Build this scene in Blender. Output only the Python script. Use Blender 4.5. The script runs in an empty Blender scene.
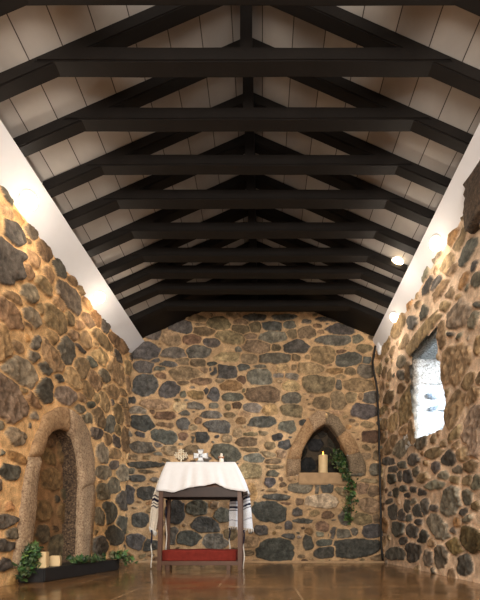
import bpy, bmesh, math, random
import numpy as np
from mathutils import Vector, Matrix

# ------------------------------------------------------------------ frame
S = 0.0145            # metres per unit (one unit = one photo pixel measured on the back wall)
F = 350.0             # focal length in photo pixels
CX, CY = 262.0, 536.0 # vanishing point of the room's long axis
D = F * S             # distance camera - back wall
H0 = 26.5             # camera height in units
CAMZ = H0 * S
C = bpy.context.scene.collection
rnd = random.Random(7)

def W(X, d, H):       # units -> metres; d = depth as a fraction of D, H above eye level
    return Vector((X * S, d * D, CAMZ + H * S))
def at(x, y, d):      # a photo point at depth d -> metres
    return W((x - CX) * d, d, (CY - y) * d)

# ------------------------------------------------------------------ object helpers
def link(name, me, mat=None, parent=None, smooth=False):
    o = bpy.data.objects.new(name, me); C.objects.link(o)
    if mat: me.materials.append(mat)
    if parent is not None:
        o.parent = parent
        root = parent
        while root.parent is not None: root = root.parent
        if root.type == 'EMPTY': me.transform(Matrix.Translation(-root.location))
    if smooth:
        me.polygons.foreach_set('use_smooth', [True] * len(me.polygons))
    return o
def mesh(name, verts, faces):
    me = bpy.data.meshes.new(name)
    me.from_pydata([tuple(v) for v in verts], [], faces); me.update()
    return me
def from_bm(name, bm, mat=None, parent=None, smooth=False, bevel=0):
    bmesh.ops.recalc_face_normals(bm, faces=bm.faces)
    if bevel:
        bmesh.ops.bevel(bm, geom=[e for e in bm.edges if e.calc_length() > bevel * 2.2], offset=bevel, segments=2, affect='EDGES', clamp_overlap=True)
    me = bpy.data.meshes.new(name); bm.to_mesh(me); bm.free()
    return link(name, me, mat, parent, smooth)
def thing(name, label, cat, loc=(0, 0, 0), group=None):
    o = bpy.data.objects.new(name, None); C.objects.link(o); o.location = loc
    o.empty_display_size = .1
    return tag(o, label, cat, group)
def tag(o, label, cat, group=None):
    o['label'] = label; o['category'] = cat
    if group: o['group'] = group
    return o
def struct(o): o['kind'] = 'structure'; return o
def hexa(bm, a, b):   # two quads (4 points each) -> closed solid
    va = [bm.verts.new(p) for p in a]; vb = [bm.verts.new(p) for p in b]
    bm.faces.new(va); bm.faces.new(vb[::-1])
    for i in range(4):
        j = (i + 1) % 4
        bm.faces.new((va[j], va[i], vb[i], vb[j]))
def prism(bm, pts, off):
    va = [bm.verts.new(p) for p in pts]; vb = [bm.verts.new(Vector(p) + off) for p in pts]
    bm.faces.new(va); bm.faces.new(vb[::-1])
    n = len(va)
    for i in range(n):
        j = (i + 1) % n
        bm.faces.new((va[j], va[i], vb[i], vb[j]))
def box(bm, lo, hi):
    x0, y0, z0 = lo; x1, y1, z1 = hi
    hexa(bm, [(x0,y0,z0),(x1,y0,z0),(x1,y0,z1),(x0,y0,z1)], [(x0,y1,z0),(x1,y1,z0),(x1,y1,z1),(x0,y1,z1)])
def tube(bm, pts, rad, n=8, cap=True):
    rings = []
    pts = [Vector(p) for p in pts]
    for i, p in enumerate(pts):
        t = (pts[min(i+1, len(pts)-1)] - pts[max(i-1, 0)]).normalized()
        a = t.cross(Vector((0, 1, .13))).normalized()
        if a.length < .1: a = t.cross(Vector((1, 0, 0))).normalized()
        b = t.cross(a)
        r = rad[i] if isinstance(rad, (list, tuple)) else rad
        rings.append([bm.verts.new(p + (a*math.cos(k*math.tau/n) + b*math.sin(k*math.tau/n))*r) for k in range(n)])
    for i in range(len(rings)-1):
        for k in range(n):
            bm.faces.new((rings[i][k], rings[i][(k+1)%n], rings[i+1][(k+1)%n], rings[i+1][k]))
    if cap: bm.faces.new(rings[0][::-1]); bm.faces.new(rings[-1])
def lathe(bm, prof, c=(0,0,0), n=20):
    c = Vector(c); rings = []
    for r, z in prof:
        rings.append([bm.verts.new(c + Vector((r*math.cos(k*math.tau/n), r*math.sin(k*math.tau/n), z))) for k in range(n)])
    for i in range(len(rings)-1):
        for k in range(n):
            bm.faces.new((rings[i][k], rings[i][(k+1)%n], rings[i+1][(k+1)%n], rings[i+1][k]))
    bm.faces.new(rings[0][::-1]); bm.faces.new(rings[-1])

# ------------------------------------------------------------------ materials
def srgb(r, g, b):
    f = lambda c: (c/255/12.92) if c/255 <= .04045 else ((c/255+.055)/1.055)**2.4
    return (f(r), f(g), f(b), 1)
def nodes(name):
    m = bpy.data.materials.new(name); m.use_nodes = True
    nt = m.node_tree; nt.nodes.clear()
    out = nt.nodes.new('ShaderNodeOutputMaterial'); p = nt.nodes.new('ShaderNodeBsdfPrincipled')
    nt.links.new(p.outputs[0], out.inputs[0])
    return m, nt, p, out
def N(nt, typ, **kw):
    n = nt.nodes.new(typ)
    for k, v in kw.items():
        if k in n.inputs.keys(): n.inputs[k].default_value = v
        else: setattr(n, k, v)
    return n
def mixc(nt, blend, fac, a, b):
    n = nt.nodes.new('ShaderNodeMix'); n.data_type = 'RGBA'; n.blend_type = blend
    for sock, v in ((n.inputs[0], fac), (n.inputs[6], a), (n.inputs[7], b)):
        if hasattr(v, 'is_linked'): nt.links.new(v, sock)
        else: sock.default_value = v
    return n.outputs[2]
def ramp(nt, fac, stops):
    r = nt.nodes.new('ShaderNodeValToRGB'); nt.links.new(fac, r.inputs[0])
    e = r.color_ramp.elements
    while len(e) < len(stops): e.new(.5)
    for el, (p, c) in zip(e, stops): el.position = p; el.color = c
    return r.outputs[0]
def g4(v): return (v, v, v, 1)
def noise(nt, scale, detail=4, coord=None, rough=.55):
    n = N(nt, 'ShaderNodeTexNoise', Scale=scale, Detail=detail, Roughness=rough)
    if coord is None:
        coord = nt.nodes.new('ShaderNodeTexCoord').outputs['Object']
    nt.links.new(coord, n.inputs['Vector'])
    return n.outputs['Fac']
def bump(nt, p, h, strength, dist=.01):
    b = N(nt, 'ShaderNodeBump', Strength=strength, Distance=dist)
    nt.links.new(h, b.inputs['Height']); nt.links.new(b.outputs[0], p.inputs['Normal'])
def plain(name, col, rough=.6, var=.25, scale=12, metal=0, bmp=.2, spec=.4):
    m, nt, p, o = nodes(name)
    n = noise(nt, scale)
    c = mixc(nt, 'MULTIPLY', 1.0, col, ramp(nt, n, [(.25, g4(1-var)), (.75, g4(1))]))
    nt.links.new(c, p.inputs['Base Color'])
    p.inputs['Roughness'].default_value = rough; p.inputs['Metallic'].default_value = metal
    p.inputs['Specular IOR Level'].default_value = spec
    if bmp: bump(nt, p, noise(nt, scale*6), bmp, .004)
    return m
def attr_mat(name, rough=.85, spec=.3, lo=.62, sc1=14, sc2=90, bmp=.6):
    m, nt, p, o = nodes(name)
    a = N(nt, 'ShaderNodeAttribute', attribute_name='Col')
    n1 = ramp(nt, noise(nt, sc1, 5), [(.3, g4(lo)), (.7, g4(1.15))])
    n2 = ramp(nt, noise(nt, sc2, 3), [(.3, g4(.72)), (.66, g4(1.12))])
    c = mixc(nt, 'MULTIPLY', 1.0, a.outputs['Color'], n1)
    c = mixc(nt, 'MULTIPLY', 1.0, c, n2)
    nt.links.new(c, p.inputs['Base Color'])
    p.inputs['Roughness'].default_value = rough; p.inputs['Specular IOR Level'].default_value = spec
    if bmp: bump(nt, p, noise(nt, 45, 6), bmp, .012)
    return m
def granite(name, dark, mid, light, sc=55, big=6):
    m, nt, p, o = nodes(name)
    c = ramp(nt, noise(nt, sc, 3, rough=.7), [(.34, dark), (.5, mid), (.66, light)])
    c = mixc(nt, 'MULTIPLY', 1.0, c, ramp(nt, noise(nt, big, 4), [(.3, g4(.7)), (.7, g4(1.05))]))
    nt.links.new(c, p.inputs['Base Color']); p.inputs['Roughness'].default_value = .85
    bump(nt, p, noise(nt, 50, 6), .7, .012)
    return m

M = {}
M['stone'] = attr_mat('rubble_stone', lo=.70, bmp=.6)
M['granite_tan'] = granite('granite_tan', srgb(130,104,82), srgb(176,148,118), srgb(200,174,142))
M['granite_brown'] = granite('granite_brown', srgb(112,90,70), srgb(154,128,100), srgb(178,152,122))
M['granite_orange'] = granite('granite_orange', srgb(140,110,80), srgb(178,142,104), srgb(196,162,122), 40)
M['granite_grey'] = granite('granite_grey', srgb(70,72,72), srgb(130,135,135), srgb(175,180,178))
M['granite_pale'] = granite('granite_pale', srgb(112,104,96), srgb(176,172,166), srgb(212,210,206), 45)
M['cobble'] = granite('blue_grey_cobble', srgb(90,104,120), srgb(140,156,172), srgb(200,208,214), 30)
M['limewash'] = granite('limewashed_stone', srgb(150,160,168), srgb(225,230,232), srgb(245,248,250), 30)
M['timber'] = plain('black_timber', srgb(23,19,17), .55, .45, 5, bmp=.3, spec=.25)
M['plaster'] = plain('white_plaster', srgb(224,224,228), .8, .07, 5, bmp=.25, spec=.1)
M['altar_wood'] = plain('altar_wood', srgb(104,74,58), .45, .35, 9, bmp=.1)
M['apron_wood'] = plain('shaded_apron_wood', srgb(58,40,34), .5, .35, 9, bmp=.1)  # altar wood with the shade below the cloth put into its colour
M['cushion'] = plain('red_velvet', srgb(134,52,44), .9, .35, 20, bmp=.3, spec=.1)
M['linen'] = plain('cream_linen', srgb(238,238,240), .9, .06, 25, bmp=.15, spec=.1)
M['wool'] = attr_mat('striped_wool', .9, .1, .95, 20, 200, .1)
M['slate'] = plain('black_slate', srgb(42,42,44), .5, .4, 14, bmp=.5)
M['wax'] = plain('cream_wax', srgb(236,208,160), .5, .12, 20, bmp=0)
M['black'] = plain('black_cable', srgb(22,20,19), .5, .2, 10, bmp=0)
M['leaf'] = attr_mat('ivy_leaf', .45, .5, .8, 30, 120, .1)
M['white_metal'] = plain('pale_gilt_metal', srgb(232,220,196), .35, .1, 40, .3, 0)
M['silver'] = plain('brushed_silver', srgb(196,198,200), .38, .35, 60, .55, .2)
M['china'] = plain('white_china', srgb(238,228,214), .3, .06, 40, 0, 0)
M['ring'] = plain('white_lamp_ring', srgb(235,230,224), .4, .03, 10, 0, 0)
M['frame_grey'] = plain('grey_window_frame', srgb(120,120,116), .5, .1, 10, 0, 0)
def emis(name, col, s):
    m, nt, p, o = nodes(name)
    p.inputs['Base Color'].default_value = col
    p.inputs['Emission Color'].default_value = col; p.inputs['Emission Strength'].default_value = s
    return m
M['bulb'] = emis('lamp_glow', srgb(255,226,180), 9)
M['flame'] = emis('flame', srgb(255,170,60), 5)
def glass_mat():
    m, nt, p, o = nodes('window_glass'); nt.nodes.remove(p)
    t = nt.nodes.new('ShaderNodeBsdfTransparent'); g = nt.nodes.new('ShaderNodeBsdfGlossy'); g.inputs['Roughness'].default_value = .05
    f = N(nt, 'ShaderNodeFresnel', IOR=1.45); mx = nt.nodes.new('ShaderNodeMixShader')
    nt.links.new(f.outputs[0], mx.inputs[0]); nt.links.new(t.outputs[0], mx.inputs[1]); nt.links.new(g.outputs[0], mx.inputs[2])
    nt.links.new(mx.outputs[0], o.inputs[0]); return m
M['glass'] = glass_mat()

def floor_mat():
    m, nt, p, o = nodes('polished_brown_slabs')
    co = nt.nodes.new('ShaderNodeTexCoord').outputs['Object']
    mp = N(nt, 'ShaderNodeMapping'); nt.links.new(co, mp.inputs[0]); mp.inputs['Location'].default_value = (.33, -.08, 0)
    b = N(nt, 'ShaderNodeTexBrick', Scale=1.0); nt.links.new(mp.outputs[0], b.inputs['Vector'])
    b.inputs['Brick Width'].default_value = 1.15; b.inputs['Row Height'].default_value = .85
    b.inputs['Mortar Size'].default_value = .008; b.inputs['Bias'].default_value = 0
    b.inputs['Color1'].default_value = srgb(136,100,62); b.inputs['Color2'].default_value = srgb(112,84,54); b.inputs['Mortar'].default_value = srgb(168,138,104)
    c = mixc(nt, 'MULTIPLY', 1.0, b.outputs['Color'], ramp(nt, noise(nt, 3.5, 6, co), [(.3, g4(.55)), (.7, g4(1.1))]))
    nt.links.new(c, p.inputs['Base Color'])
    r = ramp(nt, noise(nt, 5, 4, co), [(.3, g4(.08)), (.7, g4(.24))]); nt.links.new(r, p.inputs['Roughness'])
    p.inputs['Specular IOR Level'].default_value = .55
    bump(nt, p, noise(nt, 7, 3, co), .12, .02)
    return m
M['floor'] = floor_mat()
def ceiling_mat():
    m, nt, p, o = nodes('painted_roof_boards')
    co = nt.nodes.new('ShaderNodeTexCoord').outputs['Object']
    sx = nt.nodes.new('ShaderNodeSeparateXYZ'); nt.links.new(co, sx.inputs[0])
    dv = N(nt, 'ShaderNodeMath', operation='DIVIDE'); nt.links.new(sx.outputs[0], dv.inputs[0]); dv.inputs[1].default_value = .212
    fr = N(nt, 'ShaderNodeMath', operation='FRACT'); nt.links.new(dv.outputs[0], fr.inputs[0])
    fl = N(nt, 'ShaderNodeMath', operation='FLOOR'); nt.links.new(dv.outputs[0], fl.inputs[0])
    wn = N(nt, 'ShaderNodeTexWhiteNoise', noise_dimensions='1D'); nt.links.new(fl.outputs[0], wn.inputs['W'])
    tone = ramp(nt, wn.outputs['Value'], [(0, srgb(158,152,148)), (1, srgb(182,176,170))])
    st = ramp(nt, noise(nt, 2.2, 6, co), [(.3, g4(.72)), (.65, g4(1))])
    c = mixc(nt, 'MULTIPLY', 1.0, tone, st)
    ln = N(nt, 'ShaderNodeMath', operation='LESS_THAN'); nt.links.new(fr.outputs[0], ln.inputs[0]); ln.inputs[1].default_value = .03
    c = mixc(nt, 'MIX', ln.outputs[0], c, srgb(60,52,48))
    nt.links.new(c, p.inputs['Base Color']); p.inputs['Roughness'].default_value = .7
    return m
M['ceiling'] = ceiling_mat()

# ------------------------------------------------------------------ rubble walls
PAL = dict(k=(88,86,82), g=(120,114,102), b=(140,120,94), t=(168,142,110), o=(164,130,92), r=(118,96,76), p=(146,131,114), v=(112,98,70), w=(180,162,138))

# traced stones: (origin x, origin y, zoom, [(cx, cy, w, h, angle, colour)])
BACK = [
(124,300,5,[(340,90,120,36,5,'b'),(285,132,115,65,5,'k'),(200,120,26,46,-20,'g'),(400,158,105,45,5,'b'),(340,200,85,48,0,'r'),(440,215,85,45,5,'g'),(230,190,110,60,15,'b'),(140,165,110,60,15,'g'),(110,255,125,80,0,'k'),(245,268,115,48,3,'g'),(375,262,120,62,0,'g'),(95,335,95,60,0,'k'),(225,322,80,30,5,'k'),(295,310,60,30,0,'b'),(370,315,75,36,0,'b'),(440,320,50,25,0,'k'),(180,345,60,25,0,'g'),(185,378,55,30,10,'r'),(305,367,155,62,0,'t'),(400,350,45,22,0,'b'),(460,355,55,50,20,'k'),(105,425,125,95,-5,'k'),(228,448,95,72,-10,'k'),(385,408,100,38,5,'r'),(295,415,50,22,0,'b'),(360,476,80,38,10,'o'),(295,473,30,30,0,'g'),(415,460,25,30,0,'k'),(450,475,60,60,0,'k'),(155,522,150,46,5,'t'),(275,535,60,45,-10,'t'),(40,503,45,32,0,'k'),(70,553,80,36,0,'g'),(360,530,75,36,10,'g'),(450,530,45,28,0,'g'),(205,578,105,38,0,'r'),(435,575,110,38,0,'g'),(305,565,50,25,0,'g'),(155,300,45,20,0,'k'),(375,125,45,14,0,'b')]),
(204,300,5,[(78,122,108,65,5,'b'),(255,88,115,36,0,'k'),(400,88,140,30,0,'k'),(182,108,75,26,0,'b'),(185,147,88,36,5,'b'),(258,138,55,50,0,'b'),(342,133,95,45,5,'k'),(428,125,60,38,0,'g'),(25,160,60,45,0,'b'),(130,190,135,58,10,'b'),(345,187,138,54,-3,'g'),(440,172,50,42,0,'b'),(235,182,60,30,0,'b'),(70,222,125,50,12,'g'),(263,235,135,60,5,'b'),(362,240,48,38,0,'b'),(460,236,130,60,0,'k'),(172,247,35,28,0,'g'),(112,287,125,45,0,'b'),(227,295,80,48,0,'b'),(355,293,150,52,0,'g'),(458,292,40,32,0,'b'),(15,265,40,65,0,'g'),(43,320,50,25,0,'g'),(98,358,135,62,5,'k'),(197,338,62,32,-8,'k'),(280,333,62,18,0,'g'),(392,342,65,40,0,'t'),(455,340,45,45,0,'b'),(278,385,125,75,0,'g'),(190,400,45,38,10,'r'),(135,430,110,48,0,'o'),(370,377,50,25,0,'g'),(440,385,60,34,5,'g'),(375,408,32,24,0,'b'),(435,432,88,50,8,'t'),(80,405,45,20,0,'b'),(25,412,60,26,10,'r'),(50,460,50,36,0,'k'),(50,490,60,34,0,'g'),(140,487,105,42,0,'g'),(295,472,170,82,0,'b'),(200,455,20,22,0,'b'),(440,490,95,55,0,'g'),(45,530,52,32,0,'g'),(165,530,48,36,0,'r'),(240,540,85,48,5,'g'),(332,550,70,55,0,'o'),(440,552,100,60,0,'b'),(205,572,70,25,5,'t'),(40,575,95,35,0,'g'),(125,575,60,25,0,'b'),(120,535,30,30,0,'b')]),
(290,300,5,[(175,100,100,22,0,'k'),(80,110,50,25,0,'g'),(138,132,44,22,0,'r'),(82,165,88,58,-3,'b'),(255,148,140,52,0,'k'),(155,162,35,24,0,'b'),(10,130,40,40,0,'g'),(10,170,40,40,0,'b'),(220,203,165,50,0,'g'),(335,198,55,40,0,'g'),(168,275,118,85,-5,'b'),(253,260,48,20,0,'r'),(293,297,125,65,-3,'k'),(370,242,70,40,10,'b'),(40,292,62,34,0,'b'),(90,287,30,26,0,'b'),(88,343,160,55,0,'b'),(385,302,50,34,0,'k'),(225,355,95,28,0,'o'),(300,358,60,35,0,'b'),(377,355,80,65,0,'g'),(143,420,158,84,0,'b'),(243,425,35,55,0,'g'),(345,428,155,60,0,'b'),(255,385,50,24,0,'b'),(20,435,60,45,5,'t'),(25,385,60,32,5,'g'),(50,495,115,62,0,'g'),(160,515,90,62,0,'b'),(240,505,75,95,0,'b'),(303,487,58,50,0,'b'),(350,485,28,28,0,'b'),(405,487,80,62,-10,'k'),(55,555,115,58,0,'t'),(375,557,135,72,5,'k'),(228,563,70,25,0,'t'),(160,580,80,35,0,'t'),(195,327,28,14,0,'r')]),
(116,400,6,[(135,65,95,42,0,'g'),(155,140,125,90,10,'k'),(145,205,65,32,15,'k'),(298,98,115,52,5,'o'),(222,72,24,40,-35,'r'),(295,222,150,85,10,'k'),(405,145,75,70,0,'k'),(300,150,85,28,5,'b'),(400,218,55,48,0,'r'),(160,285,135,70,5,'g'),(250,270,60,28,0,'g'),(388,267,36,18,0,'g'),(325,305,90,60,5,'b'),(455,300,90,60,0,'b'),(470,228,50,55,0,'k'),(105,343,65,34,0,'b'),(185,345,55,25,0,'b'),(250,323,55,22,5,'g'),(175,390,210,36,0,'k'),(130,470,105,42,0,'k'),(95,425,40,40,0,'g'),(190,430,100,20,0,'b'),(235,480,60,30,5,'g'),(185,555,115,75,0,'k'),(75,570,70,110,0,'k'),(415,78,55,34,0,'g')]),
(190,390,4,[(112,148,98,48,4,'k'),(40,190,75,45,0,'k'),(290,128,102,44,-2,'k'),(390,148,65,42,0,'g'),(455,130,34,22,0,'k'),(190,172,35,35,0,'t'),(147,195,42,30,0,'b'),(228,208,82,36,0,'b'),(350,190,44,28,-15,'k'),(295,175,35,18,0,'b'),(242,178,48,14,0,'b'),(378,220,50,36,-5,'k'),(318,224,45,28,0,'b'),(145,252,112,65,5,'g'),(367,256,40,30,0,'b'),(310,258,55,25,10,'b'),(240,240,70,18,5,'b'),(255,273,82,38,-5,'g'),(333,285,58,22,0,'b'),(240,325,95,60,0,'b'),(328,335,52,26,0,'g'),(335,308,60,16,0,'b'),(205,122,40,28,0,'o'),(35,122,30,25,0,'r'),(160,98,50,20,0,'b'),(220,98,60,20,0,'o'),(30,65,60,30,0,'b'),(100,97,60,28,0,'g'),(10,150,30,24,0,'b'),(30,240,60,50,0,'b')]),
(240,450,5,[(158,122,62,30,0,'g'),(150,160,55,40,0,'k'),(168,87,75,22,0,'b'),(210,20,45,34,0,'b'),(60,208,45,80,0,'o'),(305,187,112,55,-5,'g'),(385,185,22,60,0,'g'),(435,183,60,65,5,'k'),(160,203,50,16,0,'b'),(190,237,135,30,3,'k'),(230,267,60,14,0,'r'),(300,258,40,36,0,'b'),(408,257,165,66,0,'w'),(145,308,165,98,6,'k'),(285,312,48,40,-20,'k'),(310,355,100,24,3,'k'),(437,325,60,38,0,'r'),(412,385,62,55,0,'r'),(243,378,42,46,0,'k'),(195,388,30,16,0,'b'),(105,400,70,48,5,'k'),(242,432,62,30,0,'k'),(345,410,36,36,0,'o'),(338,463,50,75,0,'k'),(400,418,38,32,0,'g'),(470,415,45,50,0,'k'),(423,465,80,38,0,'k'),(50,460,90,55,-5,'b'),(180,500,175,120,-5,'k'),(150,450,95,22,-8,'g'),(45,515,60,30,0,'b')]),
(300,450,5,[(280,85,95,85,5,'g'),(375,100,60,60,0,'g'),(330,30,50,30,0,'b'),(385,30,40,50,0,'b'),(190,157,95,20,8,'g'),(315,190,60,55,0,'b'),(365,205,55,55,0,'b'),(345,155,80,28,0,'b'),(345,275,100,75,0,'b'),(225,335,60,70,0,'g'),(315,345,90,60,5,'b'),(380,345,40,40,0,'b'),(205,418,115,42,0,'g'),(270,410,40,40,0,'g'),(365,405,95,70,0,'k'),(275,490,230,95,-3,'k'),(130,510,110,55,-10,'k'),(385,500,80,95,0,'k')]),
(160,490,1,[(175,512,18,22,0,'k'),(197,508,22,14,0,'g'),(205,525,26,14,0,'k'),(222,515,16,14,0,'g'),(186,538,24,14,0,'k'),(215,541,24,16,0,'g'),(172,536,12,16,0,'g'),(195,523,10,9,0,'b'),(230,534,14,12,0,'b'),(140,520,16,14,0,'k'),(136,541,18,15,0,'k'),(150,545,16,12,0,'k'),(133,500,12,16,0,'k')]),
]
LEFT = [
(0,200,5,[(62,168,150,80,62,'k'),(30,300,240,150,62,'k'),(148,160,95,50,60,'g'),(135,203,45,28,50,'b'),(220,258,110,60,55,'r'),(165,295,95,50,55,'b'),(137,355,95,40,65,'b'),(240,375,90,45,70,'b'),(295,340,110,45,65,'k'),(355,408,65,40,55,'b'),(400,455,55,28,60,'b'),(215,430,110,50,50,'b'),(350,490,190,80,60,'g'),(145,470,105,75,60,'g'),(65,490,90,40,40,'b'),(205,545,65,32,75,'b'),(295,525,85,50,60,'b'),(435,520,80,35,60,'o'),(90,95,80,35,55,'o'),(30,60,90,40,55,'t')]),
(0,300,5,[(40,75,170,85,60,'b'),(5,215,190,90,80,'b'),(155,85,110,65,55,'g'),(140,125,60,25,50,'r'),(275,100,175,80,62,'b'),(345,85,90,50,65,'b'),(398,127,45,45,0,'b'),(363,178,55,50,40,'b'),(440,105,90,45,55,'b'),(88,235,75,45,45,'b'),(182,215,78,46,100,'k'),(270,190,95,50,65,'t'),(330,250,150,85,68,'k'),(165,282,55,50,50,'g'),(222,345,70,48,55,'k'),(265,290,170,70,62,'b'),(430,205,90,48,70,'b'),(405,245,65,22,45,'k'),(105,360,185,115,40,'g'),(405,340,105,70,70,'b'),(460,310,60,45,50,'k'),(295,388,55,40,50,'k'),(360,390,120,70,60,'b'),(215,455,125,85,95,'k'),(330,480,105,85,15,'g'),(432,447,90,50,65,'b'),(115,455,55,40,30,'b'),(165,500,105,55,40,'b'),(40,490,230,170,60,'p'),(65,418,30,25,0,'g'),(405,490,50,30,50,'b'),(455,525,45,35,0,'k'),(405,548,55,40,40,'g'),(165,578,40,40,0,'g')]),
(60,310,6,[(110,12,40,50,80,'k'),(165,65,115,60,55,'b'),(215,50,110,50,60,'o'),(268,100,90,48,80,'k'),(255,180,170,60,50,'b'),(208,208,55,35,60,'b'),(345,200,150,55,50,'r'),(240,285,120,75,45,'b'),(345,280,85,38,75,'k'),(195,320,95,40,50,'k'),(335,365,170,85,65,'b'),(265,395,90,55,55,'g'),(205,425,130,65,65,'b'),(155,478,100,60,60,'b'),(312,490,95,65,50,'t'),(372,495,65,30,45,'b'),(405,445,100,30,80,'b'),(255,465,25,30,0,'b'),(212,530,70,28,75,'b'),(265,550,120,65,75,'b'),(378,560,70,40,60,'b'),(310,560,65,20,75,'k'),(405,350,90,40,85,'b')]),
(60,400,6,[(168,105,70,60,0,'g'),(230,110,125,65,70,'b'),(347,80,130,65,70,'b'),(297,150,105,58,90,'k'),(212,200,75,72,0,'k'),(340,185,75,35,75,'b'),(398,110,110,35,80,'b'),(278,235,80,42,85,'b'),(333,245,85,45,80,'k'),(390,235,150,48,95,'r'),(247,320,120,75,88,'g'),(322,322,68,60,20,'b'),(322,392,55,50,60,'k'),(258,435,90,80,30,'g'),(375,440,100,65,100,'g'),(322,515,95,60,80,'g'),(255,550,100,80,85,'g'),(235,485,50,16,0,'b')]),
(0,350,2.4,[(262,390,50,36,85,'k'),(240,470,45,40,85,'k'),(275,445,45,40,80,'k'),(305,360,45,45,90,'k'),(240,400,40,32,85,'g'),(295,420,40,30,85,'k'),(262,430,24,24,0,'k'),(5,412,36,50,80,'k'),(20,375,20,24,0,'o'),(8,470,30,50,80,'k'),(5,515,30,40,70,'k'),(25,442,24,30,0,'g')]),
(0,400,7.5,[(118,275,150,110,35,'p'),(248,120,60,60,0,'g'),(220,190,30,50,0,'k'),(110,430,180,70,20,'o'),(60,540,150,120,0,'k'),(10,185,50,70,0,'g'),(5,395,50,60,0,'k')]),
]
RIGHT = [
(400,200,6,[(290,375,150,50,-60,'b'),(355,250,190,45,-68,'b'),(408,310,190,60,-65,'k'),(395,190,110,36,-65,'b'),(325,225,110,50,-65,'o'),(222,495,110,40,-60,'k'),(165,520,120,45,-60,'k'),(240,545,150,50,-60,'r'),(318,420,90,30,-60,'b'),(385,485,120,40,-65,'o'),(350,580,50,25,-60,'b'),(460,480,100,60,-60,'g'),(400,520,60,25,-60,'g'),(440,400,80,30,-65,'k'),(300,570,100,50,-65,'b')]),
(400,300,6,[(80,135,60,85,0,'k'),(145,75,90,50,-70,'k'),(105,30,60,30,-60,'b'),(275,30,110,50,-60,'b'),(360,90,190,110,-65,'p'),(440,120,120,50,-65,'g'),(310,205,45,35,0,'k'),(470,270,130,60,-80,'t'),(330,385,265,155,-72,'b'),(258,205,170,52,-88,'b'),(135,210,320,66,-52,'b'),(405,495,130,65,-65,'b'),(30,250,100,40,-65,'b'),(10,370,80,50,-70,'g'),(10,450,60,50,-70,'k'),(10,530,70,50,-70,'b'),(52,440,125,34,-86,'b'),(470,30,50,40,0,'k'),(440,570,110,70,-60,'t'),(403,240,50,18,-80,'g')]),
(376,390,4.615,[(140,75,190,72,-75,'b'),(130,185,60,36,-70,'b'),(166,195,110,32,-95,'b'),(85,150,90,40,-75,'b'),(70,255,100,40,-70,'b'),(115,270,95,55,-65,'g'),(60,330,48,42,0,'k'),(80,365,40,40,0,'k'),(125,345,45,35,0,'k'),(78,410,45,55,0,'k'),(172,325,65,50,-30,'k'),(110,400,30,50,0,'k'),(150,400,45,60,0,'k'),(185,380,30,50,0,'g'),(362,85,175,72,-75,'b'),(370,205,95,50,-55,'b'),(315,250,28,45,0,'b'),(375,248,55,40,-40,'b'),(275,290,90,50,-20,'b'),(410,285,100,55,-80,'b'),(338,315,65,75,0,'k'),(283,357,42,55,0,'k'),(378,368,52,45,0,'g'),(440,350,70,55,-45,'b'),(315,397,55,55,0,'g'),(370,415,55,45,0,'b'),(420,418,50,50,0,'b'),(455,200,230,120,-75,'p'),(270,440,120,40,-15,'g'),(465,430,40,70,0,'g'),(215,405,60,45,-20,'b'),(40,85,60,25,-60,'b'),(40,160,60,35,-70,'b'),(35,220,60,30,-70,'b'),(60,40,80,40,-70,'b'),(90,445,30,30,0,'k'),(130,455,30,30,0,'k')]),
(376,480,4.615,[(345,100,145,88,-65,'g'),(420,80,55,70,0,'g'),(270,40,75,70,0,'k'),(215,55,45,40,0,'k'),(230,125,40,80,0,'k'),(465,120,35,45,0,'b'),(400,145,40,40,0,'k'),(80,145,80,45,-95,'k'),(120,165,60,40,70,'k'),(195,140,55,60,0,'k'),(265,135,40,40,0,'k'),(145,120,28,60,0,'k'),(105,225,70,65,0,'k'),(172,235,75,60,40,'k'),(200,195,35,30,0,'k'),(285,210,150,70,45,'g'),(215,260,50,60,0,'k'),(365,305,80,65,40,'v'),(440,275,130,110,20,'v'),(375,195,30,50,0,'o'),(430,180,60,30,-30,'g'),(170,335,70,95,0,'k'),(95,340,90,60,0,'k'),(130,280,40,40,0,'k'),(245,360,50,70,0,'g'),(305,355,60,110,0,'g'),(410,390,70,100,0,'k'),(350,235,40,30,0,'g'),(92,50,35,60,0,'k'),(65,100,30,30,0,'k'),(125,45,30,40,0,'k'),(170,45,40,30,0,'k'),(145,70,25,25,0,'k'),(175,100,30,35,0,'g'),(155,175,30,35,0,'k'),(68,65,25,25,0,'k'),(460,30,40,60,0,'g')]),
]

def xleft(d, H):
    t = (H + H0) / (182 + H0)
    top = -131 - (1 - d) * 10
    return -138 + t * (top + 138)
def xright(d, H):
    t = (H + H0) / (186 + H0)
    top = 118 - (1 - d) * 7
    return 122 + t * (top - 122)
def inv_side(fx):
    def inv(x, y):
        d = .7
        for _ in range(30):
            d = fx(d, (CY - y) * d) / (x - CX)
        return np.array((d * D, (CY - y) * d * S))
    return inv
inv_left, inv_right = inv_side(xleft), inv_side(xright)
def inv_back(x, y): return np.array(((x - CX) * S, (CY - y) * S))
def w_left(U, V, off): return np.stack([xleft(U/D, V/S)*S + off, U, V + CAMZ], -1)
def w_right(U, V, off): return np.stack([xright(U/D, V/S)*S - off, U, V + CAMZ], -1)
def w_back(U, V, off): return np.stack([U, D - off, V + CAMZ], -1)

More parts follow.
